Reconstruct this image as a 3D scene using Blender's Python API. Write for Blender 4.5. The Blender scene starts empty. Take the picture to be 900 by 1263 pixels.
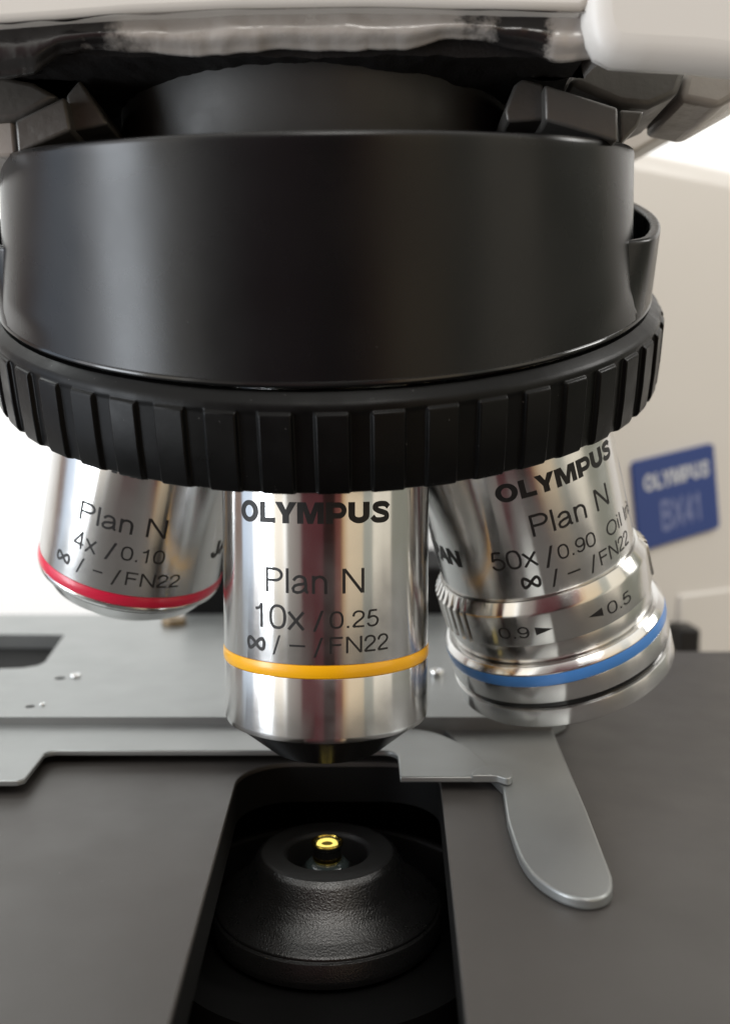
import bpy, bmesh, math, random
from mathutils import Vector, Matrix, noise
R = math.radians
MM = 0.001                      # everything below is written in millimetres
scene = bpy.context.scene
random.seed(4)

# ------------------------------------------------------------------ camera
cam_data = bpy.data.cameras.new('camera')
cam = bpy.data.objects.new('camera', cam_data)
scene.collection.objects.link(cam)
scene.camera = cam
CAM = Vector((4.757, -112.31, 44.347)); PITCH = 0.0849; FPX = 1137.6
cam.location = CAM * MM
cam.rotation_euler = (math.pi / 2 - PITCH, 0, 0)
cam_data.sensor_fit = 'VERTICAL'
cam_data.sensor_height = 36.0
cam_data.sensor_width = 36.0
cam_data.lens = 36.0 * FPX / 1263.0
cam_data.clip_start = 0.005
cam_data.clip_end = 20.0
cam_data.dof.use_dof = True
cam_data.dof.focus_distance = 0.104
cam_data.dof.aperture_fstop = 21.0

# ------------------------------------------------------------------ view, engine
scene.view_settings.view_transform = 'Standard'
scene.view_settings.look = 'None'
scene.view_settings.gamma = 1.0
scene.view_settings.exposure = 0.0
scene.view_settings.use_curve_mapping = False
scene.cycles.use_denoising = True
scene.cycles.max_bounces = 10
scene.cycles.caustics_reflective = True
scene.cycles.caustics_refractive = False
scene.cycles.blur_glossy = 0.4
scene.cycles.sample_clamp_indirect = 6.0

def lin(c):
    return tuple(((x / 255.0) / 12.92 if x / 255.0 < 0.04045 else ((x / 255.0 + 0.055) / 1.055) ** 2.4) for x in c) + (1.0,)

# ------------------------------------------------------------------ world: the room around the microscope
world = bpy.data.worlds.new('World'); scene.world = world; world.use_nodes = True
wt = world.node_tree; wt.nodes.clear()
def wn(t, **k):
    n = wt.nodes.new(t)
    for a, b in k.items(): setattr(n, a, b)
    return n
w_out = wn('ShaderNodeOutputWorld'); w_bg = wn('ShaderNodeBackground')
w_tc = wn('ShaderNodeTexCoord'); w_sep = wn('ShaderNodeSeparateXYZ')
wt.links.new(w_tc.outputs['Generated'], w_sep.inputs[0])
w_neg = wn('ShaderNodeMath', operation='MULTIPLY'); w_neg.inputs[1].default_value = -1
wt.links.new(w_sep.outputs['Y'], w_neg.inputs[0])
w_at = wn('ShaderNodeMath', operation='ARCTAN2')
wt.links.new(w_sep.outputs['X'], w_at.inputs[0]); wt.links.new(w_neg.outputs[0], w_at.inputs[1])
w_mp = wn('ShaderNodeMath', operation='MULTIPLY_ADD'); w_mp.inputs[1].default_value = 1 / (2 * math.pi); w_mp.inputs[2].default_value = 0.5
wt.links.new(w_at.outputs[0], w_mp.inputs[0])
w_ramp = wn('ShaderNodeValToRGB')
# (position across the room from behind-left, through the photographer, to behind-right; seen colour; strength)
ROOM = [(-1.0, (205, 210, 214), 1.0), (-.92, (196, 198, 200), 1.0), (-.895, (118, 104, 96), 1.0), (-.78, (116, 100, 92), 1.0),
        (-.765, (190, 204, 222), 1.0), (-.67, (205, 216, 230), 1.0), (-.655, (252, 252, 255), 1.6), (-.50, (252, 252, 255), 1.6),
        (-.49, (236, 228, 214), 1.0), (-.385, (240, 232, 218), 1.0), (-.375, (252, 250, 246), 1.0), (-.352, (252, 250, 246), 1.0), (-.345, (146, 142, 136), 1.0), (-.22, (116, 106, 102), 1.0),
        (-.205, (76, 44, 46), 1.0), (-.01, (70, 39, 41), 1.0), (.0, (38, 24, 23), 1.0), (.10, (36, 23, 21), 1.0), (.11, (86, 50, 46), 1.0),
        (.165, (94, 54, 48), 1.0), (.175, (160, 128, 92), 1.0), (.23, (190, 172, 146), 1.0), (.36, (186, 170, 144), 1.0), (.37, (142, 142, 132), 1.0),
        (.45, (146, 146, 136), 1.0), (.46, (206, 198, 182), 1.0), (.62, (198, 190, 174), 1.0), (.63, (118, 117, 106), 1.0), (.82, (110, 110, 100), 1.0)]
ROOM = [r for r in ROOM] + [(.86, (178, 168, 148), 1.0), (.90, (100, 90, 78), 1.0), (.93, (46, 42, 38), 1.0)]
els = w_ramp.color_ramp.elements
while len(els) > 1: els.remove(els[0])
for i, (t, c, s) in enumerate(ROOM):
    pos = 0.5 + math.asin(t) / math.pi
    e = els[0] if i == 0 else els.new(pos)
    e.position = pos
    e.color = tuple(min(4.0, v * s * 1.9) for v in lin(c)[:3]) + (1,)
wt.links.new(w_mp.outputs[0], w_ramp.inputs[0])
# elevation: ceiling bright-ish, table level dim
w_el = wn('ShaderNodeMapRange'); w_el.inputs[1].default_value = -0.75; w_el.inputs[2].default_value = 0.25
w_el.inputs[3].default_value = 0.5; w_el.inputs[4].default_value = 1.0
wt.links.new(w_sep.outputs['Z'], w_el.inputs[0])
w_up = wn('ShaderNodeMapRange'); w_up.inputs[1].default_value = 0.48; w_up.inputs[2].default_value = 0.85
w_up.inputs[3].default_value = 0.0; w_up.inputs[4].default_value = 1.0
wt.links.new(w_sep.outputs['Z'], w_up.inputs[0])
w_mix = wn('ShaderNodeMix', data_type='RGBA'); w_mix.inputs['B'].default_value = (1.25, 1.22, 1.15, 1)      # the ceiling
wt.links.new(w_up.outputs[0], w_mix.inputs['Factor']); wt.links.new(w_ramp.outputs[0], w_mix.inputs['A'])
wt.links.new(w_mix.outputs['Result'], w_bg.inputs[0]); wt.links.new(w_el.outputs[0], w_bg.inputs[1])
wt.links.new(w_bg.outputs[0], w_out.inputs[0])

# ------------------------------------------------------------------ lamps
def area(name, loc, target, sx, sy, radiance, color):
    d = bpy.data.lights.new(name, 'AREA'); d.shape = 'RECTANGLE'
    d.size = sx * MM; d.size_y = sy * MM
    d.energy = radiance * math.pi * (sx * MM) * (sy * MM)
    d.color = color
    o = bpy.data.objects.new(name, d); scene.collection.objects.link(o)
    o.location = Vector(loc) * MM
    o.rotation_euler = (Vector(target) - Vector(loc)).to_track_quat('-Z', 'Y').to_euler()
    return o
area('window_light', (-540, -250, 30), (0, 0, 45), 170, 600, 9, (0.86, 0.93, 1.0))
area('wall_fill', (-250, 120, 420), (-120, 420, 60), 260, 260, 6, (0.94, 1.0, 1.0))  # added lamp with no visible source, brightens the wall behind
area('front_top_fill', (60, -480, 620), (0, 0, 60), 240, 240, 8, (1.0, 0.97, 0.92))  # added from front above to brighten the arm lip
area('column_fill', (420, 30, 330), (150, 250, 60), 160, 160, 12.5, (1.0, 0.98, 0.95))  # added lamp aimed at the column to lift its brightness

# ------------------------------------------------------------------ materials
def mat(name, color, rough=0.5, metal=0.0, bump=None, rough_var=0.0, spec=0.5, aniso=0.0, aniso_rot=0.0, coat=0.0,
        mottled=None, emit=None, emit_s=0.0, tint_var=0.0, var_scale=60.0, coat_rough=0.1, specks=None):
    m = bpy.data.materials.new(name); m.use_nodes = True
    nt = m.node_tree; b = nt.nodes['Principled BSDF']
    b.inputs['Base Color'].default_value = tuple(color[:3]) + (1,)
    b.inputs['Roughness'].default_value = rough
    b.inputs['Metallic'].default_value = metal
    b.inputs['Specular IOR Level'].default_value = spec
    b.inputs['Coat Weight'].default_value = coat
    b.inputs['Coat Roughness'].default_value = coat_rough
    tc = nt.nodes.new('ShaderNodeTexCoord')
    if aniso:
        b.inputs['Anisotropic'].default_value = aniso; b.inputs['Anisotropic Rotation'].default_value = aniso_rot
        tg = nt.nodes.new('ShaderNodeTangent'); tg.direction_type = 'RADIAL'; tg.axis = 'Z'
        nt.links.new(tg.outputs[0], b.inputs['Tangent'])
    if rough_var:
        n = nt.nodes.new('ShaderNodeTexNoise'); n.inputs['Scale'].default_value = var_scale; n.inputs['Detail'].default_value = 6
        nt.links.new(tc.outputs['Object'], n.inputs[0])
        mr = nt.nodes.new('ShaderNodeMapRange'); mr.inputs[1].default_value = 0.3; mr.inputs[2].default_value = 0.7
        mr.inputs[3].default_value = rough - rough_var; mr.inputs[4].default_value = rough + rough_var
        nt.links.new(n.outputs[0], mr.inputs[0]); nt.links.new(mr.outputs[0], b.inputs['Roughness'])
    if tint_var:
        n = nt.nodes.new('ShaderNodeTexNoise'); n.inputs['Scale'].default_value = var_scale * 0.6; n.inputs['Detail'].default_value = 8
        nt.links.new(tc.outputs['Object'], n.inputs[0])
        mx = nt.nodes.new('ShaderNodeMix'); mx.data_type = 'RGBA'
        mx.inputs['A'].default_value = tuple(v * (1 - tint_var) for v in color[:3]) + (1,)
        mx.inputs['B'].default_value = tuple(v * (1 + tint_var) for v in color[:3]) + (1,)
        nt.links.new(n.outputs[0], mx.inputs['Factor']); nt.links.new(mx.outputs['Result'], b.inputs['Base Color'])
    if mottled:                                  # (second colour, scale, threshold)
        c2, sc, th = mottled
        n = nt.nodes.new('ShaderNodeTexNoise'); n.inputs['Scale'].default_value = sc; n.inputs['Detail'].default_value = 10
        n.inputs['Roughness'].default_value = 0.7
        nt.links.new(tc.outputs['Object'], n.inputs[0])
        mr = nt.nodes.new('ShaderNodeMapRange'); mr.inputs[1].default_value = th - 0.05; mr.inputs[2].default_value = th + 0.05
        nt.links.new(n.outputs[0], mr.inputs[0])
        mx = nt.nodes.new('ShaderNodeMix'); mx.data_type = 'RGBA'
        mx.inputs['A'].default_value = tuple(color[:3]) + (1,); mx.inputs['B'].default_value = tuple(c2[:3]) + (1,)
        nt.links.new(mr.outputs[0], mx.inputs['Factor']); nt.links.new(mx.outputs['Result'], b.inputs['Base Color'])
    if specks:                                   # (density threshold, scale): settled dust
        n = nt.nodes.new('ShaderNodeTexNoise'); n.inputs['Scale'].default_value = specks[1]; n.inputs['Detail'].default_value = 2
        nt.links.new(tc.outputs['Object'], n.inputs[0])
        mr = nt.nodes.new('ShaderNodeMapRange'); mr.inputs[1].default_value = specks[0]; mr.inputs[2].default_value = specks[0] + 0.03
        nt.links.new(n.outputs[0], mr.inputs[0])
        mx = nt.nodes.new('ShaderNodeMix'); mx.data_type = 'RGBA'
        old = b.inputs['Base Color'].links[0].from_socket if b.inputs['Base Color'].links else None
        mx.inputs['A'].default_value = tuple(color[:3]) + (1,)
        if old: nt.links.new(old, mx.inputs['A'])
        mx.inputs['B'].default_value = (0.16, 0.155, 0.15, 1)
        nt.links.new(mr.outputs[0], mx.inputs['Factor']); nt.links.new(mx.outputs['Result'], b.inputs['Base Color'])
    if bump:                                     # (scale, strength, distance mm[, stretch])
        n = nt.nodes.new('ShaderNodeTexNoise'); n.inputs['Scale'].default_value = bump[0]; n.inputs['Detail'].default_value = 4
        if len(bump) > 3:
            mp = nt.nodes.new('ShaderNodeMapping'); mp.inputs['Scale'].default_value = bump[3]
            nt.links.new(tc.outputs['Object'], mp.inputs[0]); nt.links.new(mp.outputs[0], n.inputs[0])
        else:
            nt.links.new(tc.outputs['Object'], n.inputs[0])
        bp = nt.nodes.new('ShaderNodeBump'); bp.inputs['Strength'].default_value = bump[1]; bp.inputs['Distance'].default_value = bump[2] * MM
        nt.links.new(n.outputs[0], bp.inputs['Height']); nt.links.new(bp.outputs[0], b.inputs['Normal'])
    if emit:
        b.inputs['Emission Color'].default_value = tuple(emit[:3]) + (1,); b.inputs['Emission Strength'].default_value = emit_s
    return m

M = {}
M['chrome'] = mat('satin_chrome', (0.76, 0.755, 0.745), 0.18, 1.0, aniso=0.98, aniso_rot=0.25, bump=(1.0, 0.10, 0.02, (400, 400, 9000)), rough_var=0.03, var_scale=400)
M['steel'] = mat('turned_steel', (0.68, 0.67, 0.65), 0.17, 1.0, aniso=0.97, aniso_rot=0.25, bump=(1.0, 0.12, 0.02, (400, 400, 8000)), rough_var=0.03, var_scale=400)
M['bright'] = mat('bright_steel', (0.82, 0.82, 0.81), 0.14, 1.0)
M['ink'] = mat('black_engraving_paint', (0.012, 0.011, 0.011), 0.5, spec=0.4)
M['band_red'] = mat('red_enamel', (0.62, 0.012, 0.05), 0.3, coat=0.3, tint_var=0.06, var_scale=300)
M['band_yellow'] = mat('yellow_enamel', (0.86, 0.42, 0.005), 0.3, coat=0.3, tint_var=0.06, var_scale=300)
M['band_blue'] = mat('blue_enamel', (0.07, 0.25, 0.66), 0.3, coat=0.3, tint_var=0.06, var_scale=300)
M['cone'] = mat('turned_black_lacquer', (0.006, 0.006, 0.006), 0.25, spec=1.0, aniso=0.97, aniso_rot=0.25)
M['black_gloss'] = mat('black_lacquer', (0.008, 0.008, 0.008), 0.12, spec=0.5, rough_var=0.03, var_scale=200)
M['anodised'] = mat('black_anodised_aluminium', (0.005, 0.005, 0.0055), 0.27, spec=0.33, bump=(5200, 0.10, 0.03), rough_var=0.05, var_scale=90, specks=(0.80, 2000))
M['grip'] = mat('black_grip_rubber', (0.003, 0.003, 0.003), 0.36, spec=0.14, bump=(2600, 0.25, 0.04), rough_var=0.09, var_scale=260, tint_var=0.3, specks=(0.765, 2300))
M['neck'] = mat('dark_grey_painted_metal', (0.035, 0.035, 0.034), 0.5, spec=0.5, bump=(2500, 0.2, 0.05), rough_var=0.08, var_scale=180)
M['stage'] = mat('dark_grey_ceramic_coat', (0.050, 0.046, 0.043), 0.48, spec=0.5, bump=(6500, 0.18, 0.03), rough_var=0.05, tint_var=0.12, var_scale=110, specks=(0.775, 1900))
M['silver'] = mat('silver_anodised_plate', (0.27, 0.28, 0.278), 0.36, 0.65, bump=(5200, 0.22, 0.03), rough_var=0.035, tint_var=0.03, var_scale=140)
M['cond'] = mat('black_wrinkle_paint', (0.010, 0.010, 0.010), 0.30, spec=0.8, bump=(4200, 0.75, 0.09), rough_var=0.06, var_scale=300)
M['cond_flat'] = mat('black_satin_plastic', (0.012, 0.012, 0.012), 0.5, spec=0.3, bump=(4000, 0.1, 0.03))
M['void'] = mat('black_metal_and_shade', (0.004, 0.004, 0.004), 0.7, spec=0.15)  # near-black for black parts and for shade put into colour
M['gold'] = mat('gold_reflection', (0.55, 0.40, 0.08), 0.2, 1.0)
M['dull_brass'] = mat('tarnished_brass', (0.20, 0.145, 0.085), 0.5, 0.6)
M['pale_glass'] = mat('smoky_glass', (0.03, 0.04, 0.04), 0.08, spec=0.8)
M['reflected_glow'] = mat('glowing_reflection', (0.8, 0.6, 0.15), 0.1, emit=(0.95, 0.76, 0.18), emit_s=1.0)  # emission stands in for a reflected glow; nothing is lit here
M['cream'] = mat('cream_instrument_paint', (0.57, 0.55, 0.52), 0.38, spec=0.4, bump=(1800, 0.10, 0.06), rough_var=0.04, tint_var=0.02, var_scale=50)
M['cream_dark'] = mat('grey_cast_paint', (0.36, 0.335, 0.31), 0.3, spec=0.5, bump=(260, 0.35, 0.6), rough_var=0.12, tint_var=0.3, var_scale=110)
M['cast_dark'] = mat('dark_cast_metal', (0.05, 0.047, 0.045), 0.32, spec=0.6, bump=(420, 0.8, 0.9), rough_var=0.12, tint_var=0.5, var_scale=160)  # dark grey casting with random tone
def dark_patches():
    m = mat('grey_cast_paint_dark_patches', (0.2, 0.19, 0.175), 0.22, spec=0.8, bump=(300, 0.3, 0.5), rough_var=0.12, var_scale=140)
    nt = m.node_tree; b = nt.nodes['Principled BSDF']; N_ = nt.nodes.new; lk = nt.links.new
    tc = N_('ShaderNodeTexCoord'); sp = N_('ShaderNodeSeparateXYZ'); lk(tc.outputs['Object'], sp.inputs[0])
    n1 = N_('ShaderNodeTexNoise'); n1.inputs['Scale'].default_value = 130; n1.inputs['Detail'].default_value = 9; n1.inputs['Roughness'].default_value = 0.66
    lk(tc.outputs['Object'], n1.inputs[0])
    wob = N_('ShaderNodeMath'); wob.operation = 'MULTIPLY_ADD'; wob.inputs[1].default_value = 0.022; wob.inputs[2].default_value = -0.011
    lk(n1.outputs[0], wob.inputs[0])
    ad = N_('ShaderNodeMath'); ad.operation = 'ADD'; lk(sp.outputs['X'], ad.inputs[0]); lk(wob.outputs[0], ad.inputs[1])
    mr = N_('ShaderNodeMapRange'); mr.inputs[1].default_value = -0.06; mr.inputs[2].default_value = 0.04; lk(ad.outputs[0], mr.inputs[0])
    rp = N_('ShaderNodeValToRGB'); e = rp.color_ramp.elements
    stops = [(-60, .25), (-34, .2), (-30, .95), (-23, .9), (-17.5, .12), (10, .1), (14, .15), (17, .85), (22, .95), (24.5, .15), (40, .1)]  # how dark the casting is along its length
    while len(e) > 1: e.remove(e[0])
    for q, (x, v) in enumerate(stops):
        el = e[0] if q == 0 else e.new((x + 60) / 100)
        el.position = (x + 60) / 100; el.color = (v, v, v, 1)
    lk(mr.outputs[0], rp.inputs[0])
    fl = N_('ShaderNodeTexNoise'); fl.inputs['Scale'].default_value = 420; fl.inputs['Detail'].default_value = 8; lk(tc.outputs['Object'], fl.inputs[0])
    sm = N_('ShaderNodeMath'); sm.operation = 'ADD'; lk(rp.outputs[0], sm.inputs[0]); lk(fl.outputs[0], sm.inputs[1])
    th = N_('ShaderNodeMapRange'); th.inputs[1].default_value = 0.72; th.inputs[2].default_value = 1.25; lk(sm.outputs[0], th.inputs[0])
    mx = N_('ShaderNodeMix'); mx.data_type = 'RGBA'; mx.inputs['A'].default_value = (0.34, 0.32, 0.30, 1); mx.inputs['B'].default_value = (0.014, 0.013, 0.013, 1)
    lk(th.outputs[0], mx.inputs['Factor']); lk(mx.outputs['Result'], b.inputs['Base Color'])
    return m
M['dark_patches'] = dark_patches()
M['felt'] = mat('black_flocking', (0.007, 0.006, 0.006), 0.75, spec=0.25, bump=(2200, 0.5, 0.2))
M['iron'] = mat('grey_cast_metal', (0.10, 0.096, 0.09), 0.42, 0.3, spec=0.5, bump=(900, 0.4, 0.2), rough_var=0.1, tint_var=0.25, var_scale=200)
M['badge'] = mat('blue_badge_enamel', (0.018, 0.045, 0.19), 0.35, spec=0.5, tint_var=0.05)
M['badge_ink'] = mat('silver_badge_print', (0.45, 0.47, 0.52), 0.4)
M['badge_dim'] = mat('dull_blue_badge_print', (0.15, 0.18, 0.34), 0.4)
M['wall'] = mat('white_wall_paint', (0.84, 0.85, 0.85), 0.7, bump=(60, 0.1, 1.0))

# ------------------------------------------------------------------ mesh helpers
def finish(name, bm, m, parent=None, matrix=None, sharp=32.0, smooth=True, bevel=0.0, segs=2):
    bmesh.ops.remove_doubles(bm, verts=bm.verts, dist=1e-6)
    bmesh.ops.recalc_face_normals(bm, faces=bm.faces)
    for v in bm.verts: v.co *= MM
    me = bpy.data.meshes.new(name)
    if smooth:
        for f in bm.faces: f.smooth = True
        for e in bm.edges:
            if len(e.link_faces) == 2 and e.calc_face_angle(0.0) > R(sharp): e.smooth = False
    bm.to_mesh(me); bm.free()
    ob = bpy.data.objects.new(name, me); scene.collection.objects.link(ob)
    for mm in (m if isinstance(m, (list, tuple)) else [m]): me.materials.append(mm)
    if parent is not None: ob.parent = parent
    if matrix is not None: ob.matrix_local = matrix
    if bevel:
        b = ob.modifiers.new('bevel', 'BEVEL'); b.width = bevel * MM; b.segments = segs
        b.limit_method = 'ANGLE'; b.angle_limit = R(38)
        b.harden_normals = False
    return ob

def frame(P, X, Y, Z):
    m = Matrix((X, Y, Z)).transposed().to_4x4(); m.translation = Vector(P) * MM
    return m

def lathe(bm, prof, seg=192, a0=0.0, a1=360.0, mi=0):
    """prof: (radius, z) list; closed ring unless a partial arc"""
    full = abs(a1 - a0 - 360) < 1e-6
    n = seg if full else seg + 1
    rows = []
    for r, z in prof:
        if r < 1e-6:
            rows.append([bm.verts.new((0, 0, z))]); continue
        rows.append([bm.verts.new((r * math.sin(R(a0 + (a1 - a0) * i / seg)), -r * math.cos(R(a0 + (a1 - a0) * i / seg)), z)) for i in range(n)])
    for A, B in zip(rows, rows[1:]):
        for i in range(seg):
            j = (i + 1) % n
            if len(A) == 1 and len(B) == 1: continue
            if len(A) == 1: f = bm.faces.new((A[0], B[i], B[j]))
            elif len(B) == 1: f = bm.faces.new((A[i], B[0], A[j]))
            else: f = bm.faces.new((A[i], B[i], B[j], A[j]))
            f.material_index = mi
    return bm

def rounded(prof, rad=0.25):
    """bevel the corners of an open profile"""
    out = [prof[0]]
    for p, q, s in zip(prof, prof[1:], prof[2:]):
        a = Vector(p) - Vector(q); b = Vector(s) - Vector(q)
        d = min(rad, a.length * 0.45, b.length * 0.45)
        if d < 1e-4 or a.angle(b, math.pi) > math.pi - 0.08: out.append(q); continue
        p1 = Vector(q) + a.normalized() * d; p2 = Vector(q) + b.normalized() * d; mid = (p1 + p2) / 2 * 0.5 + Vector(q) * 0.5
        out += [tuple(p1), tuple(mid), tuple(p2)]
    out.append(prof[-1]); return out

def prism(bm, poly, z0, z1, holes=()):
    """upright prism over an outline in x, y (holes bridged by triangulated fill)"""
    edges = []
    def ring(pts, z):
        vs = [bm.verts.new((x, y, z)) for x, y in pts]
        return vs
    loops = [poly] + list(holes)
    tops = [ring(l, z1) for l in loops]; bots = [ring(l, z0) for l in loops]
    for t, b in zip(tops, bots):
        n = len(t)
        for i in range(n):
            bm.faces.new((t[i], t[(i + 1) % n], b[(i + 1) % n], b[i]))
    if not holes:
        bm.faces.new(tops[0]); bm.faces.new(bots[0][::-1])
    else:
        for group in (tops, bots):
            es = []
            for l in group:
                for i in range(len(l)):
                    e = bm.edges.get((l[i], l[(i + 1) % len(l)]))
                    es.append(e)
            bmesh.ops.triangle_fill(bm, use_beauty=True, use_dissolve=False, edges=es)
    return bm

def spline(pts, n=8, closed=False):
    out = []; N = len(pts)
    rng = range(N if closed else N - 1)
    for i in rng:
        g = lambda k: pts[k % N] if closed else pts[max(0, min(N - 1, k))]
        p0, p1, p2, p3 = g(i - 1), g(i), g(i + 1), g(i + 2)
        for k in range(n):
            t = k / n
            out.append(tuple(0.5 * (2 * b + (c - a) * t + (2 * a - 5 * b + 4 * c - d) * t * t + (3 * b - a - 3 * c + d) * t ** 3) for a, b, c, d in zip(p0, p1, p2, p3)))
    if not closed: out.append(tuple(pts[-1]))
    return out

def ray(u, v):
    a, b = (u - 450) / FPX, (631 - v) / FPX
    return Vector((a, math.cos(PITCH) + b * math.sin(PITCH), -math.sin(PITCH) + b * math.cos(PITCH)))
def at_y(u, v, y):                       # the point of a photo position at depth y
    d = ray(u, v); return CAM + d * ((y - CAM.y) / d.y)
def at_z(u, v, z):
    d = ray(u, v); return CAM + d * ((z - CAM.z) / d.z)

def slab(bm, outline, y0, depth, taper=1.0):
    """solid with its front outline (photo positions) standing at depth y0, running back by depth"""
    fr = [at_y(u, v, y0) for u, v in outline]
    c = sum(fr, Vector()) / len(fr)
    a = [bm.verts.new(p) for p in fr]
    b = [bm.verts.new(c + (p - c) * taper + Vector((0, depth, 0))) for p in fr]
    n = len(a)
    bm.faces.new(a); bm.faces.new(b[::-1])
    for i in range(n): bm.faces.new((a[i], a[(i + 1) % n], b[(i + 1) % n], b[i]))
    return bm

def empty(name, label, cat, loc=None, matrix=None, group=None):
    o = bpy.data.objects.new(name, None); scene.collection.objects.link(o)
    o.empty_display_size = 0.01
    if matrix is not None: o.matrix_world = matrix
    elif loc is not None: o.location = Vector(loc) * MM
    o['label'] = label; o['category'] = cat
    if group: o['group'] = group
    return o

# ------------------------------------------------------------------ lettering
def arc_pts(cx, cy, rx, ry, a0, a1, n=14):
    return [(cx + rx * math.cos(R(a0 + (a1 - a0) * k / n)), cy + ry * math.sin(R(a0 + (a1 - a0) * k / n))) for k in range(n + 1)]
# single-line letters of a light grotesque: centre lines for cap height 1 (strokes drawn W wide)
def glyph(c):
    if c == 'P': return .80, [[(.10, 0), (.10, 1)], [(.10, .95), (.45, .95)] + arc_pts(.45, .72, .27, .23, 85, -85) + [(.10, .49)]]
    if c == 'l': return .30, [[(.15, 0), (.15, 1)]]
    if c == 'i': return .30, [[(.15, 0), (.15, .73)], [(.15, .88), (.15, 1)]]
    if c == 'I': return .30, [[(.15, 0), (.15, 1)]]
    if c == 'a': return .72, [[(.09, .52)] + arc_pts(.33, .48, .22, .21, 150, 30, 10) + [(.555, .40), (.555, .16), (.575, .07), (.65, .05)],
                              [(.55, .43), (.44, .385), (.28, .36), (.14, .31), (.07, .20), (.10, .08), (.22, .035), (.36, .06), (.48, .14), (.55, .25)]]
    if c == 'n': return .72, [[(.12, 0), (.12, .73)], [(.12, .46)] + arc_pts(.345, .44, .225, .245, 165, 0, 12) + [(.57, 0)]]
    if c == 'r': return .46, [[(.12, 0), (.12, .73)], [(.12, .42), (.16, .56), (.25, .66), (.40, .68)]]
    if c == 's': return .66, [spline([(.54, .53), (.46, .65), (.32, .69), (.17, .65), (.11, .53), (.20, .42), (.36, .36), (.52, .29), (.56, .17), (.46, .06), (.30, .03), (.15, .07), (.07, .20)], 4)]
    if c == 'N': return .98, [[(.12, 0), (.12, 1)], [(.14, .98), (.82, .02)], [(.84, 0), (.84, 1)]]
    if c == 'x': return .66, [[(.05, 0), (.60, .73)], [(.05, .73), (.60, 0)]]
    if c == '1': return .72, [[(.40, 0), (.40, 1)], [(.40, .93), (.33, .82), (.24, .77), (.12, .755)]]
    if c == '0': return .74, [spline([(.36, .95), (.53, .89), (.62, .72), (.645, .49), (.62, .25), (.53, .09), (.36, .035), (.19, .09), (.10, .25), (.075, .49), (.10, .72), (.19, .89)], 4, True) + [(.36, .95)]]
    if c == 'O': return 1.05, [arc_pts(.52, .49, .43, .465, 90, 450, 32)]
    if c == '.': return .36, [[(.18, 0), (.18, .125)]]
    if c == '2': return .74, [spline([(.09, .66), (.13, .83), (.25, .93), (.40, .945), (.55, .88), (.61, .73), (.56, .57), (.40, .42), (.22, .27), (.11, .12), (.08, .05)], 4) + [(.08, .055), (.64, .055)]]
    if c == '5': return .74, [[(.58, .945), (.20, .945)], [(.205, .95), (.125, .47)], spline([(.13, .49), (.22, .57), (.36, .60), (.52, .55), (.62, .42), (.62, .25), (.53, .10), (.36, .035), (.19, .07), (.08, .22)], 4)]
    if c == '4': return .74, [[(.50, 0), (.50, 1)], [(.50, .93), (.06, .28)], [(.05, .28), (.66, .28)]]
    if c == '9': return .74, [arc_pts(.36, .66, .265, .285, 0, 360, 24), spline([(.625, .68), (.63, .45), (.57, .20), (.46, .07), (.32, .035), (.18, .08), (.10, .19)], 4)]
    if c == 'F': return .80, [[(.10, 0), (.10, 1)], [(.10, .945), (.70, .945)], [(.10, .52), (.62, .52)]]
    if c == 'J': return .70, [[(.52, 1), (.52, .28)] + arc_pts(.30, .27, .22, .23, 0, -180, 12) + [(.08, .34)]]
    if c == 'A': return .92, [[(.05, 0), (.45, .97)], [(.47, .97), (.87, 0)], [(.20, .36), (.72, .36)]]
    if c == 'B': return .90, [[(.12, 0), (.12, 1)], [(.12, .945), (.48, .945)] + arc_pts(.48, .74, .22, .205, 85, -85) + [(.12, .53)], [(.12, .53), (.50, .53)] + arc_pts(.50, .295, .26, .24, 85, -85) + [(.12, .055)]]
    if c == 'X': return .92, [[(.06, 0), (.82, 1)], [(.06, 1), (.82, 0)]]
    return .40, []
STROKE = 0.115
def text_bm(s, extra=0.0):
    bm = bmesh.new(); x = 0.0; k = 0
    for c in s:
        adv, strokes = glyph(c)
        for st in strokes:
            n0 = len(bm.verts)
            ribbon(bm, [(x + a, b) for a, b in st], STROKE + extra, z=0.003 * (k % 3)); k += 1
        x += adv
    return bm

def ribbon(bm, pts, w, closed=False, z=0.0):
    """a flat stroke of width w along pts"""
    n = len(pts); L = []; Rr = []
    for i in range(n):
        if closed: a, b = Vector(pts[(i - 1) % n]), Vector(pts[(i + 1) % n])
        else: a, b = Vector(pts[max(0, i - 1)]), Vector(pts[min(n - 1, i + 1)])
        t = (b - a).normalized(); nn = Vector((-t.y, t.x)); p = Vector(pts[i])
        ww = w(i / max(1, n - 1), t) if callable(w) else w
        q = p + nn * ww / 2; r = p - nn * ww / 2
        L.append(bm.verts.new((q.x, q.y, z))); Rr.append(bm.verts.new((r.x, r.y, z)))
    for i in range(n if closed else n - 1):
        j = (i + 1) % n
        bm.faces.new((L[i], L[j], Rr[j], Rr[i]))

def poly(bm, pts, z=0.0):
    bm.faces.new([bm.verts.new((x, y, z)) for x, y in pts])

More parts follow.
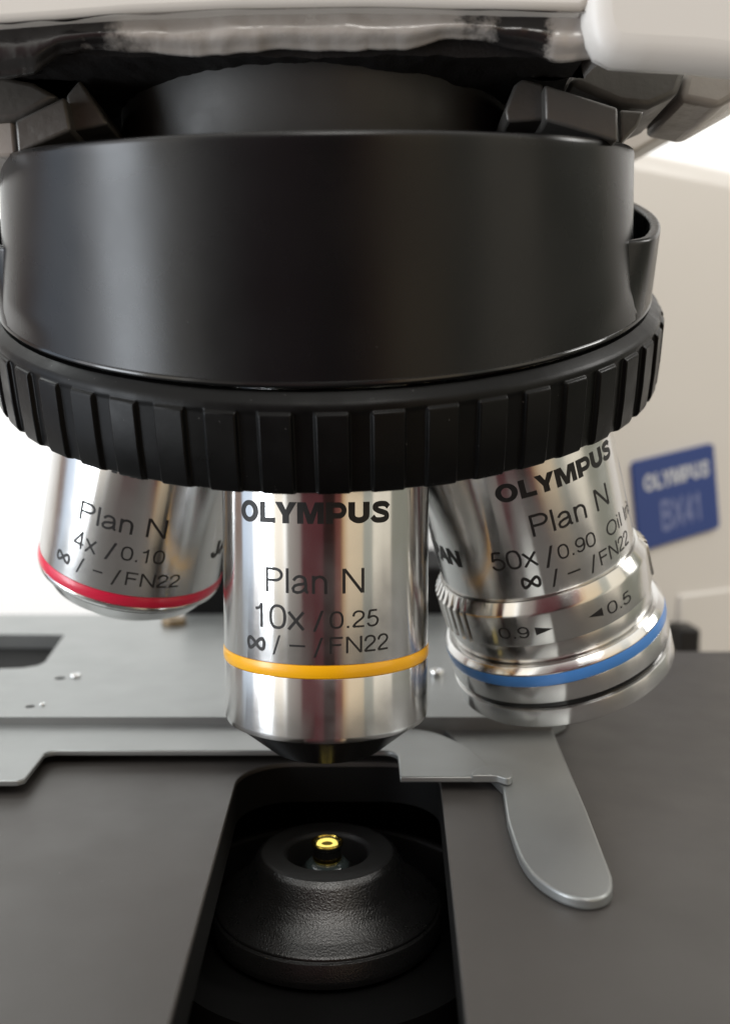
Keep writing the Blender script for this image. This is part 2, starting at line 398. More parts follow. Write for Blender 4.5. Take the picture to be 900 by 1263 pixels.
def brand_word():
    """heavy extended capitals, cap height 1; returns bmesh and width"""
    bm = bmesh.new(); x = 0.0; gap = 0.10; T = 0.31
    # O : outer and inner ellipse
    def O(x, w):
        n = 44; o = []; i_ = []
        for k in range(n):
            a = 2 * math.pi * k / n; ca, sa = math.cos(a), math.sin(a)
            o.append(bm.verts.new((x + w / 2 + w / 2 * ca, .5 + .52 * sa, 0)))
            i_.append(bm.verts.new((x + w / 2 + (w / 2 - .33) * ca, .5 + .285 * sa, 0)))
        for k in range(n):
            j = (k + 1) % n; bm.faces.new((o[k], o[j], i_[j], i_[k]))
    O(x, 1.22); x += 1.22 + gap
    poly(bm, [(x, 0), (x + .88, 0), (x + .88, .25), (x + .33, .25), (x + .33, 1), (x, 1)]); x += .88 + .0
    w = 1.12
    poly(bm, [(x + w / 2 - .17, 0), (x + w / 2 + .17, 0), (x + w / 2 + .17, .38), (x + w, 1), (x + w - .37, 1), (x + w / 2, .64), (x + .37, 1), (x, 1), (x + w / 2 - .17, .38)]); x += w + .02
    w = 1.28
    poly(bm, [(x, 0), (x + .3, 0), (x + .3, .62), (x + w / 2 - .13, 0), (x + w / 2 + .13, 0), (x + w - .3, .62), (x + w - .3, 0), (x + w, 0), (x + w, 1), (x + w - .42, 1),
              (x + w / 2, .42), (x + .42, 1), (x, 1)]); x += w + gap
    # P
    poly(bm, [(x, 0), (x + .33, 0), (x + .33, 1), (x, 1)])
    bowl = [(x + .33, .89 - .02), (x + .62, .87)] + [(x + .62 + .245 * math.sin(R(a)), .62 + .25 * math.cos(R(a))) for a in range(10, 171, 16)] + [(x + .62, .37), (x + .33, .37)]
    ribbon(bm, bowl, .25); x += 1.0 + gap * .7
    # U
    r = .36
    u = [(x + .165, 1), (x + .165, .42)] + [(x + .535 - .37 * math.cos(R(a)), .40 - .26 * math.sin(R(a))) for a in range(10, 171, 16)] + [(x + .905, .42), (x + .905, 1)]
    ribbon(bm, u, lambda s, t: .33 if abs(t.y) > .7 else .29); x += 1.07 + gap
    # S
    s_ = spline([(.96, .72), (.80, .855), (.52, .885), (.25, .83), (.20, .69), (.36, .575), (.62, .49), (.83, .40), (.86, .24), (.70, .14), (.45, .115), (.20, .15), (.05, .30)], 5)
    ribbon(bm, [(x + a, b) for a, b in s_], .265); x += 1.02
    return bm, x

def infinity_bm():
    bm = bmesh.new(); n = 56
    pts = []
    for k in range(n):
        a = 2 * math.pi * k / n
        pts.append((.85 + .70 * math.sin(a), .42 + .36 * math.sin(2 * a) * .95))
    ribbon(bm, pts, .23, closed=True)
    for i, v in enumerate(bm.verts): v.co.z = 0.004 if i % 4 < 2 else 0.0
    return bm, 1.7

def fit(bm, x0, x1, y0, y1=None):
    """scale so the ink spans x0..x1 and, from the baseline, cap height"""
    xs = [v.co.x for v in bm.verts]; a, b = min(xs), max(xs)
    for v in bm.verts: v.co.x = x0 + (v.co.x - a) / (b - a) * (x1 - x0)
    return bm

def wrap(bm, base, cap, rad, a0, a1, capn=1.0, up=True):
    """lay flat lettering on a barrel of radius rad, between two angles, baseline at height base"""
    xs = [v.co.x for v in bm.verts]; lo, hi = min(xs), max(xs)
    n = max(2, int((a1 - a0) / 2.0))
    for k in range(1, n):
        x = lo + (hi - lo) * k / n
        geo = bm.verts[:] + bm.edges[:] + bm.faces[:]
        bmesh.ops.bisect_plane(bm, geom=geo, plane_co=(x, 0, 0), plane_no=(1, 0, 0))
    for v in bm.verts:
        a = R(a0 + (v.co.x - lo) / (hi - lo) * (a1 - a0)); z = base + v.co.y / capn * cap
        r = rad + 0.02 + v.co.z * 0.5
        v.co = Vector((r * math.sin(a), -r * math.cos(a), z))
    return bm

def join(dst, src):
    me = bpy.data.meshes.new('tmp'); src.to_mesh(me); dst.from_mesh(me); src.free(); bpy.data.meshes.remove(me)

CAPN = 1.0

# ================================================================== SETTING
def plain_box(bm, x0, x1, y0, y1, z0, z1):
    return prism(bm, [(x0, y0), (x1, y0), (x1, y1), (x0, y1)], z0, z1)
w = finish('wall', plain_box(bmesh.new(), -900, 900, 420, 440, -300, 900), M['wall']); w['kind'] = 'structure'

# ================================================================== MICROSCOPE STAND (cream body at the right, behind)
stand = empty('microscope', 'cream painted microscope body with blue badge on its column and an arm above the turret', 'microscope', (93, 150, -60))
def to_stand(bm):
    for v in bm.verts: v.co -= Vector((93, 150, -60))
    return bm
dx, dy = math.cos(R(30)), math.sin(R(30))
def face_pt(s, back=0.0): return (93 + s * dx - back * dy, 150 + s * dy + back * dx)
bm = prism(bmesh.new(), [face_pt(-62), face_pt(260), face_pt(260, 110), face_pt(-62, 110)], -60, 121.5)
finish('column', to_stand(bm), M['cream'], stand, bevel=7.0, segs=5)
bm = prism(bmesh.new(), [face_pt(2, -1.2), face_pt(40, -1.2), face_pt(40, 3), face_pt(2, 3)], -30, -2.0)
finish('side_cover', to_stand(bm), M['cream'], stand, bevel=0.8)
# badge, slightly rolled on its face
def badge_local(bm, lift):
    ca, sa = math.cos(R(9)), math.sin(R(9))
    for v in bm.verts:
        a, b = v.co.x * ca - v.co.y * sa, v.co.x * sa + v.co.y * ca
        x, y = face_pt(a, -lift - v.co.z)
        v.co = Vector((x, y, 26.6 + b))
    return bm
bw, bh = 16.4, 12.6
cor = []
for sx, sy, a0 in ((1, 1, 0), (-1, 1, 90), (-1, -1, 180), (1, -1, 270)):
    for a in range(0, 91, 30): cor.append((sx * (bw - 1.5) + 1.5 * math.cos(R(a0 + a)), sy * (bh - 1.5) + 1.5 * math.sin(R(a0 + a))))
badge = finish('badge', to_stand(badge_local(prism(bmesh.new(), cor, 0, 1.0), 0.0)), M['badge'], stand)
b1, bwid = brand_word()
for v in b1.verts: v.co = Vector((-12.9 + v.co.x / bwid * 26.5, 3.6 + v.co.y * 4.6, 0.0))
finish('badge_lettering', to_stand(badge_local(b1, 1.06)), M['badge_ink'], badge, smooth=False)
b2 = fit(text_bm('BX41', 0.06), -7.2, 8.6, 0)
for v in b2.verts: v.co.y = -8.6 + v.co.y / CAPN * 8.4
finish('badge_lettering', to_stand(badge_local(b2, 1.06)), M['badge_dim'], badge, smooth=False)
# focus knob poking out below the badge
kp = at_y(850, 788, 140)
bm = plain_box(bmesh.new(), kp.x - 3.1, kp.x + 3.1, 140, 150, kp.z - 4.5, kp.z + 2.9)
finish('knob', to_stand(bm), M['cond_flat'], stand, bevel=0.8)

# ================================================================== MICROSCOPE ARM above the turret
def to_arm(bm):
    for v in bm.verts: v.co -= Vector((0, 20, 92))
    return bm
NEAR = 0.92                      # the drum leans towards the viewer as it rises
def ys(y): return CAM.y + NEAR * (y - CAM.y)
T_C = CAM + NEAR * (Vector((-1.54, 23.33, 83.27)) - CAM); T_AL = 0.215; T_ROLL = -0.0176; T_R = 43.06 * NEAR
t_up = Vector((T_ROLL, -math.sin(T_AL), math.cos(T_AL))).normalized()
t_x = Vector((1, 0, -T_ROLL)).normalized(); t_y = t_up.cross(t_x).normalized(); t_x = t_y.cross(t_up)
T_M = frame(T_C, t_x, t_y, t_up)
# front lip and roof of the arm
def piece(name, outline, y0, depth, m, bev=0.4, taper=1.0, segs=3):
    return finish(name, to_arm(slab(bmesh.new(), outline, y0, depth, taper)), M[m], arm, bevel=bev, segs=segs)
lip = [(-260, 40), (-60, 29), (0, 26), (60, 22), (160, 14), (300, 8), (450, 6), (600, 9), (716, 12), (738, -4), (740, -220), (-260, -220)]
arm = finish('arm', to_arm(slab(bmesh.new(), lip, -19.5, 130)), M['cream'], stand, bevel=0.7, segs=3)
arm.location = (Vector((0, 20, 92)) - Vector((93, 150, -60))) * MM
cheek = [(724, 18), (729, 40), (739, 60), (760, 71), (800, 74), (860, 77), (920, 84), (1150, 70), (1150, -220), (722, -220)]
piece('cheek', cheek, -20.6, 5, 'cream', 2.4, segs=6)
# one lumpy casting that turns down under the lip; bare grey paint in places, near-black in others
def table(pts, u):
    for (a, b), (c, d) in zip(pts, pts[1:]):
        if u <= c:
            k = (u - a) / (c - a); k = k * k * (3 - 2 * k); return b + (d - b) * k
    return pts[-1][1]
LIPV = [(-260, 40), (-60, 29), (0, 26), (60, 22), (160, 14), (300, 8), (450, 6), (600, 9), (716, 12), (760, 12)]
LOWV = [(-260, 96), (0, 94), (40, 88), (80, 66), (110, 60), (165, 63), (240, 66), (300, 63), (350, 58), (420, 60), (500, 58), (560, 46), (590, 48), (640, 62), (690, 74), (740, 70), (770, 66)]
NU = 300; bm = bmesh.new(); cols = []
for i in range(NU + 1):
    u = -230 + (742 + 230) * i / NU
    lv = table(LIPV, u) + 2; lo = table(LOWV, u) + 2.2 * noise.noise(Vector((u * .045, 2.2, 0))) + 0.5 * noise.noise(Vector((u * .21, 7, 0)))
    col = []
    for k in range(25):
        t = k / 24
        if t < .25: q = t / .25; v = lv + (lv + 6 - lv) * q; y = -19.2 + 1.4 * q
        elif t < .8: q = (t - .25) / .55; v = lv + 6 + (lo - lv - 6) * q; y = -17.8 + .9 * q - 1.1 * math.sin(math.pi * q) ** 2 * (0.4 + .6 * q)
        else: q = (t - .8) / .2; v = lo + 3 * math.sin(q * 2.2); y = -16.9 + 5 * q * q
        p = at_y(u, v, y)
        dn = 0.5 * noise.noise(Vector((p.x * .11, p.z * .2, 11))) + 0.12 * noise.noise(Vector((p.x * .5, p.z * .6, 5))) + 0.025 * noise.noise(Vector((p.x * 1.6, p.z * 1.8, 8)))
        p.y += dn * min(1.0, t * 4)
        col.append(bm.verts.new(p))
    cols.append(col)
for i in range(NU):
    for k in range(24): bm.faces.new((cols[i][k], cols[i][k + 1], cols[i + 1][k + 1], cols[i + 1][k]))
back = bmesh.ops.extrude_face_region(bm, geom=bm.faces[:])
for v in [g for g in back['geom'] if isinstance(g, bmesh.types.BMVert)]: v.co.y = -9.0; v.co.z += 1.0
finish('under_casting', to_arm(bm), M['dark_patches'], arm, sharp=75)
# flocked seal between rib and neck
bm = bmesh.new(); nx, ny = 150, 40; rows = []
for j in range(ny + 1):
    row = []
    for i in range(nx + 1):
        x = -40 + 67 * i / nx; y = -15.8 + 44 * j / ny
        zz = 82.25 + 0.05 * (y + 15.8) + 0.5 * noise.noise(Vector((x * .13, y * .2, 3))) + 0.22 * noise.noise(Vector((x * .6, y * .6, 7))) + 0.1 * noise.noise(Vector((x * 2.2, y * 2.2, 9)))
        row.append(bm.verts.new((x, y, zz)))
    rows.append(row)
for j in range(ny):
    for i in range(nx): bm.faces.new((rows[j][i], rows[j][i + 1], rows[j + 1][i + 1], rows[j + 1][i]))
top = bmesh.ops.extrude_face_region(bm, geom=bm.faces[:])
for v in [g for g in top['geom'] if isinstance(g, bmesh.types.BMVert)]: v.co.z = 90.0
finish('seal', to_arm(bm), M['felt'], arm, sharp=60)
# neck that carries the turret
bm = lathe(bmesh.new(), rounded([(0, -0.6), (25.0, -0.6), (25.0, 12), (0, 12)], 0.4), 128)
nk = finish('neck', bm, M['neck'], arm); nk.matrix_local = Matrix.Translation(-Vector((0, 20, 92)) * MM) @ T_M
# dovetail guides left and right of the neck
def guide(outline, y0, depth, name='dovetail_guide', m='iron', bev=0.35, taper=1.0):
    return piece(name, outline, ys(y0), depth, m, bev, taper)
guide([(18, 148), (80, 118), (88, 160), (22, 188)], -3, 26)
guide([(81, 117), (98, 97), (112, 118), (134, 152), (89, 162)], -1, 24)
guide([(-60, 100), (2, 92), (40, 100), (72, 118), (20, 147), (-60, 152)], -1, 24, bev=0.6)
guide([(-60, 149), (16, 146), (20, 192), (-60, 196)], 0, 40, name='side_plate', m='cream_dark')
guide([(671, 103), (762, 132), (762, 174), (672, 148)], -3, 26)
guide([(622, 136), (634, 104), (644, 96), (670, 103), (672, 148), (625, 150)], -1, 24)
guide([(764, 134), (795, 136), (786, 156), (764, 178)], 4, 30)
# underside of the arm at the right, running back to the stand
guide([(590, 40), (960, 40), (960, 84), (838, 120), (800, 128), (764, 124), (740, 112), (640, 110)], 16, 12, name='underside', m='cast_dark', bev=0.8)
guide([(735, 70), (850, 76), (836, 116), (800, 132), (764, 128), (700, 100)], 6, 14, name='underside', m='iron', bev=0.8)
guide([(850, 70), (960, 70), (960, 90), (886, 132), (838, 122)], 8, 14, name='underside', m='cream_dark', bev=0.8)
guide([(700, 150), (800, 120), (880, 60), (1100, 0), (1100, 10), (900, 121), (784, 186), (700, 190)], 60, 12, name='side_plate', m='cream', bev=0.8)

# ================================================================== REVOLVING NOSEPIECE
O = Vector((-0.263, 26.97, 47.25)); AL = 0.3947; ROLL = -0.0093
r_up = Vector((ROLL, -math.sin(AL), math.cos(AL))).normalized()
r_x = Vector((1, 0, -ROLL)).normalized(); r_y = r_up.cross(r_x).normalized(); r_x = r_y.cross(r_up)
R_M = frame(O, r_x, r_y, r_up)
turret = empty('revolving_nosepiece', 'black revolving turret drum with ridged grip ring holding the three lenses', 'lens turret', matrix=R_M)
R_INV = R_M.inverted()
def to_turret(bm):                      # world mm -> turret local mm
    for v in bm.verts: v.co = (R_INV @ (v.co * MM)) / MM
    return bm
# housing: upright drum whose foot flares into the tilted rotating part
bm = bmesh.new(); N = 224; rows = []
def ringpt(C, ex, ey, rad, a): return C + rad * (math.sin(a) * ex - math.cos(a) * ey)
B_C = O + r_up * 20.46
prof = [(-0.02, -1.2), (0.0, -0.35), (0.012, -0.08), (0.03, 0.0)]
for s, dr in prof + [(0.06 + 0.94 * k / 44, 0.0) for k in range(45)]:
    s_ = max(0.0, s)
    row = []
    for i in range(N):
        a = 2 * math.pi * i / N
        az = abs((math.degrees(a) + 180) % 360 - 180); q = max(0.0, min(1.0, (az - 38) / 42)); q = q * q * (3 - 2 * q)
        st = 0.86; kl = max(0.0, (s_ - st) / (1 - st)); kl = kl * kl * (3 - 2 * kl)
        k = s_ * (1 - q) + kl * q
        A = ringpt(T_C, t_x, t_y, T_R + dr, a); Bq = ringpt(B_C, r_x, r_y, 43.57, a)
        p = Vector((A.x + (Bq.x - A.x) * k, A.y + (Bq.y - A.y) * k, A.z + (Bq.z - A.z) * s_))
        row.append(bm.verts.new(p))
    rows.append(row)
for A, Bq in zip(rows, rows[1:]):
    for i in range(N): bm.faces.new((A[i], A[(i + 1) % N], Bq[(i + 1) % N], Bq[i]))
bm.faces.new(rows[0])
finish('housing', to_turret(bm), M['anodised'], turret, sharp=50)
# rotating cup seen behind the housing at the right
bm = lathe(bmesh.new(), rounded([(42.2, 19.5), (42.2, 28.9), (42.4, 29.3), (43.3, 29.3), (43.6, 29.0), (43.6, 26.0), (43.6, 23.0), (43.6, 20.4)], 0.3), 192)
for v in bm.verts:                      # its front dives into the housing
    az = abs(math.degrees(math.atan2(v.co.x, -v.co.y))); k = max(0.0, min(1.0, (64 - az) / 16)); k = k * k * (3 - 2 * k)
    h = max(0.0, (v.co.z - 20.4) / 8.2); q = 1 - k * h * 0.15
    v.co.x *= q; v.co.y *= q
finish('rotating_cup', bm, M['anodised'], turret)
# bright snap ring in the groove, and the groove floor
bm = lathe(bmesh.new(), rounded([(42.0, 20.7), (43.5, 20.4), (43.72, 20.1), (43.5, 19.75), (42.2, 19.7)], 0.08), 224)
finish('retaining_ring', bm, M['black_gloss'], turret)
# ridged grip ring
NT = 51
def grip_mesh():
    bm = bmesh.new()
    per = [(0.00, 0), (0.04, 1), (0.60, 1), (0.64, 0.0), (0.82, 0.0)]      # broad flat ridges, narrower valleys
    lv = [(43.0, 43.0, 19.45), (43.6, 43.6, 19.4), (44.6, 44.6, 18.75), (44.95, 44.95, 18.45), (45.1, 45.1, 18.1), (45.12, 45.12, 17.85), (45.5, 45.05, 17.65), (45.6, 45.05, 17.3), (45.75, 45.2, 12.9),
          (45.72, 45.2, 9.7), (45.5, 45.1, 9.1), (44.9, 44.6, 8.8), (40.0, 40.0, 8.7)]
    rows = []
    for hi, lo, z in lv:
        row = []
        for k in range(NT):
            for f, q in per:
                a = 2 * math.pi * (k + f + 0.012 * math.sin(k * 7.0)) / NT
                r = lo + (hi - lo) * q
                row.append(bm.verts.new((r * math.sin(a), -r * math.cos(a), z)))
        rows.append(row)
    n = len(rows[0])
    for A, Bq in zip(rows, rows[1:]):
        for i in range(n): bm.faces.new((A[i], A[(i + 1) % n], Bq[(i + 1) % n], Bq[i]))
    bm.faces.new(rows[-1])
    return bm
finish('grip_ring', grip_mesh(), M['grip'], turret, sharp=28, bevel=0.12, segs=2)

# ================================================================== OBJECTIVE LENSES
GROUP = 'objective lenses screwed into the turret'
def axis_frame(P, a):
    a = Vector(a).normalized(); e1 = a.cross(Vector((0, 1, 0))).normalized()
    if e1.x < 0: e1 = -e1
    Z = -a; Y = Z.cross(e1).normalized()
    return frame(P, e1, Y, Z)
def lettering(parent, items, rad, m='ink', name='lettering'):
    """items: (text, start angle, end angle, baseline height, cap height, weight)"""
    bm = bmesh.new()
    for s, a0, a1, base, cap, off in items:
        if s == '@brand': b, _ = brand_word(); wrap(b, base, cap, rad, a0, a1)
        elif s == '@inf': b, _ = infinity_bm(); wrap(b, base, cap, rad, a0, a1, 0.84)
        elif s == '@right': b = bmesh.new(); poly(b, [(0, 0), (1, .5), (0, 1)]); wrap(b, base, cap, rad, a0, a1)
        elif s == '@left': b = bmesh.new(); poly(b, [(1, 0), (1, 1), (0, .5)]); wrap(b, base, cap, rad, a0, a1)
        elif s == '@dash': b = bmesh.new(); poly(b, [(0, .38), (1, .38), (1, .50), (0, .50)]); wrap(b, base, cap, rad, a0, a1)
        elif s == '@slash': b = bmesh.new(); poly(b, [(0, -.12), (.26, -.12), (1, 1.05), (.74, 1.05)]); wrap(b, base, cap, rad, a0, a1)
        else: b = text_bm(s, off); wrap(b, base, cap, rad, a0, a1, CAPN)
        join(bm, b)
    return finish(name, bm, M[m], parent, smooth=False)

def plain_objective(kind, label, P, a, band, R0, letters, cone):
    t = empty('objective_lens', label, 'objective lens', matrix=axis_frame(P, a), group=GROUP)
    finish('barrel', lathe(bmesh.new(), rounded([(0, 40), (R0, 40), (R0, 0.05), (R0 - .25, -0.05), (R0 - .25, -1.4), (R0, -1.5)] + cone['silver'], 0.12)), M['chrome'], t)
    finish('colour_band', lathe(bmesh.new(), [(R0 - .3, 0.02), (R0 + .02, 0.0), (R0 + .10, -0.3), (R0 + .12, -0.72), (R0 + .10, -1.1), (R0 + .02, -1.42), (R0 - .3, -1.44)]), M[band], t)
    finish('front_cone', lathe(bmesh.new(), rounded(cone['black'], 0.2)), M['cone'], t)
    lettering(t, letters, R0)
    return t
L10 = [('@brand', -47.2, 37.0, 15.75, 2.35, 0), ('Plan N', -30, 22, 8.05, 2.75, 0), ('10x', -37, -8.5, 4.0, 2.7, 0), ('@slash', -4.4, 1.2, 4.1, 2.0, 0), ('0.25', 4.0, 30.2, 4.2, 1.9, 0),
       ('@inf', -43.5, -30.5, 1.3, 1.45, 0), ('@slash', -26.3, -21.5, 1.25, 1.9, 0), ('@dash', -16.7, -8.4, 1.4, 1.8, 0), ('@slash', -4.2, 0.8, 1.2, 1.9, 0), ('FN22', 4.0, 36.0, 1.38, 1.85, 0),
       ('JAPAN', 84, 134, 4.3, 2.2, .16)]
plain_objective('10x', 'chrome lens with the yellow band, upright in front under the turret', (0, 0, 18.8), (0, 0, -1), 'band_yellow', 12.5, L10,
                dict(silver=[(12.5, -8.3), (12.35, -8.9), (11.5, -8.95)], black=[(11.9, -8.4), (11.75, -9.1), (6.9, -13.1), (6.2, -13.35), (3.0, -13.35), (2.8, -12.9), (0, -12.9)]))
L4 = [('@brand', -42, 42, 16.0, 2.35, 0), ('Plan N', -22.6, 29.3, 8.55, 2.55, 0), ('4x', -24.2, -8.6, 4.65, 2.4, 0), ('@slash', -3.2, 3.2, 4.75, 2.1, 0), ('0.10', 6.0, 31.2, 4.95, 1.9, 0),
      ('@inf', -36, -24.5, 1.8, 1.35, 0), ('@slash', -19.5, -14.5, 1.6, 1.9, 0), ('@dash', -8.5, -2.5, 1.7, 1.8, 0), ('@slash', 3.0, 8.0, 1.45, 1.9, 0), ('FN22', 11.0, 43.3, 1.55, 1.85, 0),
      ('JAPAN', 65, 118, 4.9, 2.2, .16)]
plain_objective('4x', 'chrome lens with the red band, leaning outward at the left', (-27.67, 16, 27.4), (-.262, .275, -1), 'band_red', 12.5, L4,
                dict(silver=[(12.5, -1.9), (12.3, -2.3), (11.7, -2.45), (11.7, -2.75), (11.6, -2.85), (10.4, -4.5), (7.0, -6.6), (4.4, -6.75), (4.2, -6.4), (0, -6.4)], black=[(11.9, -2.4), (11.95, -2.5), (11.8, -2.68), (11.4, -2.7)]))

t5 = empty('objective_lens', 'chrome lens with the blue band and an iris ring, leaning outward at the right', 'objective lens', matrix=axis_frame((30.49, 13.38, 19.29), (.304, .269, -1)), group=GROUP)
finish('barrel', lathe(bmesh.new(), rounded([(0, 42), (12.94, 42), (12.94, 9.85), (12.6, 9.7), (12.6, 9.0)], 0.1)), M['chrome'], t5)
# iris ring: a smooth collar with two knurled arcs
def iris_mesh():
    bm = bmesh.new(); n = 360
    lv = [(12.5, 9.5, 0), (13.0, 9.62, 0), (13.25, 9.6, 0), (14.05, 8.3, .3), (14.12, 8.1, .9), (14.15, 7.9, 1), (14.15, 4.1, 1), (14.1, 3.85, .8), (13.9, 3.7, 0)]
    rows = []
    for r, z, q in lv:
        row = []
        for i in range(n * 2):
            d = 360.0 * i / (n * 2); dd = (d + 180) % 360 - 180
            kn = 1 if (-140 < dd < -56 or 72 < dd < 150) else 0
            ph = (d % 6.0) / 6.0
            tooth = (0 if ph < .42 else 1) * kn
            rr = r - 0.95 * tooth * q + 0.25 * kn * q
            row.append(bm.verts.new((rr * math.sin(R(d)), -rr * math.cos(R(d)), z)))
        rows.append(row)
    m = n * 2
    for A, Bq in zip(rows, rows[1:]):
        for i in range(m): bm.faces.new((A[i], A[(i + 1) % m], Bq[(i + 1) % m], Bq[i]))
    return bm
iris = finish('iris_ring', iris_mesh(), M['steel'], t5, sharp=25)
lettering(iris, [('0.9', -37.4, -21.3, 5.1, 1.55, 0), ('@right', -18.2, -9.6, 5.3, 1.1, 0), ('@left', 8.8, 16.8, 5.35, 1.1, 0), ('0.5', 19.6, 36, 5.05, 1.6, 0)], 14.15, name='iris_scale')
finish('lower_sleeve', lathe(bmesh.new(), rounded([(12.6, 3.75), (13.75, 3.7), (13.75, 1.35), (13.2, 1.2), (13.2, 0.5)], 0.12)), M['steel'], t5)
finish('front_collar', lathe(bmesh.new(), rounded([(12.4, 1.0), (14.4, 1.05), (15.05, 0.25), (15.05, 0.05), (14.8, -0.05), (14.8, -1.4), (15.05, -1.5), (15.05, -4.0), (14.3, -4.1), (14.3, -5.0),
                                                    (15.05, -5.1), (15.05, -7.5), (14.8, -7.7), (9.0, -7.75), (6.0, -9.5), (0, -9.5)], 0.1)), M['chrome'], t5)
finish('colour_band', lathe(bmesh.new(), [(14.7, 0.02), (15.06, 0.0), (15.1, -0.25), (15.12, -.72), (15.1, -1.2), (15.06, -1.44), (14.7, -1.46)]), M['band_blue'], t5)
finish('groove_ring', lathe(bmesh.new(), [(14.2, -4.04), (14.6, -4.1), (14.62, -4.55), (14.6, -5.0), (14.2, -5.06)]), M['black_gloss'], t5)
lettering(t5, [('@brand', -21.8, 55.5, 22.75, 2.25, 0), ('Plan N', -8, 42, 17.7, 2.75, 0), ('50x', -34, -8.6, 14.0, 2.5, 0), ('@slash', -5.2, 0.6, 13.6, 2.3, 0), ('0.90', 2.4, 25.6, 13.9, 1.85, 0), ('Oil Iris', 34.5, 72, 13.8, 1.85, 0),
               ('@inf', -20.4, -9.5, 11.15, 1.5, 0), ('@slash', -4.4, 0.4, 10.9, 1.9, 0), ('@dash', 5.0, 12.5, 11.0, 1.8, 0), ('@slash', 18.5, 23.0, 10.8, 1.9, 0), ('FN22', 25.5, 54.3, 10.95, 1.85, 0),
               ('JAPAN', -104, -54, 14.2, 2.3, .16)], 12.94)

# ================================================================== STAGE
stage = empty('microscope_stage', 'dark grey flat stage plate with a long slot open to the front', 'microscope stage', (0, 0, 0))
arc = [(-11.75 + 7.2 - 7.2 * math.cos(R(a)), 2.0 + 7.2 * math.sin(R(a))) for a in range(0, 91, 9)]
arc_r = [(14.35 - 7.2 + 7.2 * math.sin(R(a)), 2.0 + 7.2 * math.cos(R(a))) for a in range(0, 91, 9)]
slot_poly = [(-110, -60), (-9.2, -60), (-10.0, -46.4)] + arc + arc_r + [(12.4, -46.4), (11.5, -60), (130, -60), (130, 73), (-110, 73)]
finish('stage_plate', prism(bmesh.new(), slot_poly, -0.7, 0.0), M['stage'], stage, bevel=0.12, segs=2)
finish('under_plate', prism(bmesh.new(), slot_poly, -5.5, -0.71), M['void'], stage)
for x0, x1, y0, y1, z0, z1 in ((-60, 60, 27, 60, -45, -5.9), (-60, -25, -58, 26.8, -45, -5.9), (25, 60, -58, 26.8, -45, -5.9), (-60, 60, -58, 60, -60, -45.2)):
    finish('slot_blocker', plain_box(bmesh.new(), x0, x1, y0, y1, z0, z1), M['void'], stage)  # unseen boxes added to keep light out of the slot
finish('rear_block', plain_box(bmesh.new(), -37.5, 24, 99, 135, -30, 13.5), M['void'], stage, bevel=0.8)

# ================================================================== SPECIMEN HOLDER lying on the stage
hold = empty('specimen_holder', 'silver specimen holder with slide clip and long lever lying on the dark stage', 'specimen holder', (0, 18, 0))
def to_hold(bm):
    for v in bm.verts: v.co -= Vector((0, 18, 0))
    return bm
def circle(cx, cy, r, n=20, ry=None): return [(cx + r * math.cos(2 * math.pi * k / n), cy + (ry or r) * math.sin(2 * math.pi * k / n)) for k in range(n)]
win = [(-110, 76), (-110, 47.0), (-60, 46.6), (-55.5, 47.2), (-53.4, 49.0), (-53.0, 51.5), (-56.8, 74)]
plate = [(-130, 19.0), (32.0, 19.0), (34.5, 22), (52, 70), (50, 95.5), (-130, 95.5)]
holes = [win, circle(-46.6, 40.4, 0.95), circle(-45.8, 24.2, 0.75)]
finish('base_plate', to_hold(prism(bmesh.new(), plate, 0.35, 3.2, holes)), M['silver'], hold, smooth=False)
finish('rail', to_hold(plain_box(bmesh.new(), -130, -57.5, 74.5, 79, -1.5, 3.0)), M['silver'], hold, bevel=0.3)
finish('hole_shade', to_hold(plain_box(bmesh.new(), -112, -52, 46, 76.5, 0.04, 0.34)), M['void'], hold)  # near-black sheet puts shade into the plate's opening
clip = [(-130, 20.5), (9.9, 20.5)]
clip += spline([(10.4, 18.0), (14.6, 15.6), (18.3, 10.2), (20.0, 5.0), (20.6, 1.8)], 6)
clip += [(20.0, 0.2), (18.2, -1.45), (9.1, -1.45)]
clip += [(9.1, 5.6)] + [(6.9 + 2.2 * math.cos(R(a)), 5.8 + 2.2 * math.sin(R(a))) for a in range(15, 91, 15)]
clip += [(-8.2, 8.0), (-36.0, 8.0)] + [(-36.4 - 1.4 * math.sin(R(a)), 6.6 + 1.4 * math.cos(R(a))) for a in range(10, 71, 15)]
clip += [(-37.0, -2.0), (-37.6, -2.7), (-38.4, -2.8), (-130, -2.9)]
finish('slide_clip', to_hold(prism(bmesh.new(), clip, 1.3, 2.05)), M['silver'], hold, bevel=0.2, segs=3)
ear = spline([(17.9, -1.45), (18.5, 0.2), (20.0, 1.5), (22.0, 1.3), (22.9, 0.1), (23.0, -1.6), (22.2, -2.6), (20.9, -1.7), (19.2, -1.6)], 5, True)
finish('clip_ear', to_hold(prism(bmesh.new(), ear, 1.35, 2.35)), M['silver'], hold, bevel=0.3, segs=3)
lever = [(32.2, 20.5), (30.2, -9.8)] + spline([(28.9, -25.4), (28.2, -28.0), (27.0, -29.5), (25.1, -29.9), (23.0, -28.5), (21.3, -25.2), (20.6, -20.5), (20.7, -12.3)], 6) + [(21.6, -2.5), (16.0, 20.5)]
finish('lever', to_hold(prism(bmesh.new(), lever, 0.06, 1.25)), M['silver'], hold, bevel=0.28, segs=3)
def screw_and_glint(loc, r, h, m):
    bm = lathe(bmesh.new(), rounded([(0, 0), (r, 0), (r, h), (r * .45, h), (r * .4, h - .4), (0, h - .4)], 0.2), 32)
    for v in bm.verts: v.co += Vector(loc)
    return finish('screw_and_glint', to_hold(bm), M[m], hold)
screw_and_glint((-44.3, 41.3, 3.2), 0.9, 0.45, 'bright')  # bright disc set as the glint beside the hole
screw_and_glint((-44.2, 24.9, 3.2), 0.4, 0.3, 'bright')  # small disc built as a second glint
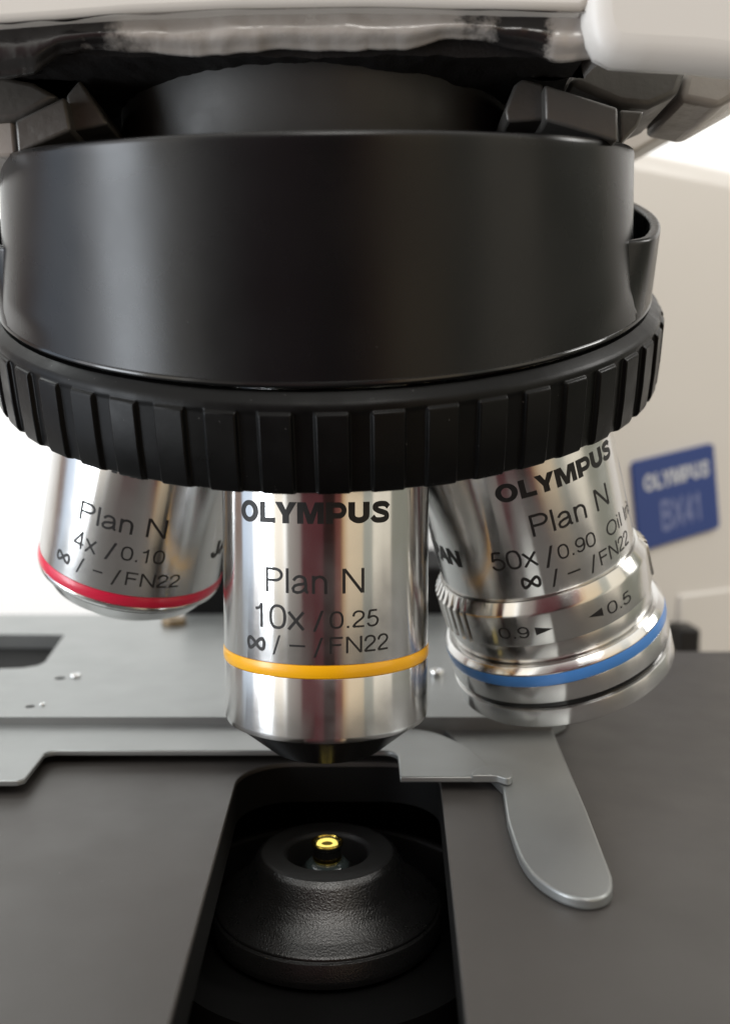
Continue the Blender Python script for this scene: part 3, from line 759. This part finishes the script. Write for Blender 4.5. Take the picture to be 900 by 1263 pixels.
screw_and_glint((17.0, 42.5, 3.2), 1.3, 0.9, 'bright')
screw_and_glint((-36.4, 84.0, 3.2), 2.6, 1.5, 'dull_brass')

# ================================================================== CONDENSER under the slot
cond = empty('condenser', 'black textured condenser dome with gold rings imitating a reflection, below the stage slot', 'condenser', (0, 0, -16))
def up16(p): return [(r, z + 16) for r, z in p]
finish('dome', lathe(bmesh.new(), up16(rounded([(8.36, -8.0), (8.9, -8.5), (9.4, -9.5), (10.1, -10.8), (11.1, -12.1), (12.5, -13.3), (13.8, -14.1), (14.0, -14.3), (13.9, -14.55), (14.35, -14.65), (14.5, -16.8), (14.2, -17.6)], 0.25))), M['cond'], cond, sharp=40)
finish('top_ring', lathe(bmesh.new(), up16(rounded([(5.0, -11.5), (5.1, -8.5), (5.5, -7.95), (8.0, -7.9), (8.36, -8.0), (8.4, -8.3)], 0.15))), M['cond_flat'], cond)
finish('cup', lathe(bmesh.new(), up16([(0, -11.4), (5.2, -11.4), (5.2, -9.0)])), M['void'], cond)
finish('flange', lathe(bmesh.new(), up16([(13.0, -18.4), (20.6, -18.4), (20.6, -24), (0, -24)])), M['void'], cond)
finish('rim', lathe(bmesh.new(), up16(rounded([(19.3, -18.3), (19.3, -13.7), (19.7, -13.3), (20.3, -13.3), (20.6, -13.8), (20.6, -18.3)], 0.25)), 120, 82, 278), M['cond_flat'], cond)
lens = finish('lens', lathe(bmesh.new(), up16([(3.4, -10.6)] + [(3.4 * math.cos(R(a)), -10.6 + 1.3 * math.sin(R(a))) for a in range(10, 91, 10)])), M['black_gloss'], cond)
finish('lens_mount', lathe(bmesh.new(), up16(rounded([(1.7, -10.0), (1.7, -7.6), (1.95, -7.4), (1.95, -7.0), (1.6, -6.95), (1.5, -7.3), (0.5, -7.5), (0, -7.5)], 0.08)), 64), M['black_gloss'], cond)
def hoop(r, z, w, h): return up16([(r - w, z), (r - w * .5, z + h), (r + w * .5, z + h), (r + w, z), (r + w * .5, z - h), (r - w * .5, z - h), (r - w, z)])
finish('reflection_ring', lathe(bmesh.new(), hoop(1.86, -6.95, .16, .14), 64), M['gold'], cond)  # reflection in the condenser built as a gold ring
finish('reflection_ring', lathe(bmesh.new(), hoop(1.66, -8.9, .16, .3), 64), M['gold'], cond)  # lower glint of that reflection, also built as a ring
finish('glow_ring', lathe(bmesh.new(), up16([(1.35, -7.2), (1.25, -6.98), (1.05, -6.92), (0.85, -7.0), (0.75, -7.2)]), 48), M['reflected_glow'], cond)  # emissive ring added for the gold glow and its strip on the cone
finish('glass_dome', lathe(bmesh.new(), up16([(2.9 , -10.4)] + [(1.8 + 1.1 * math.cos(R(a)), -10.4 + 1.2 * math.sin(R(a))) for a in range(15, 166, 15)]), 64), M['pale_glass'], cond)
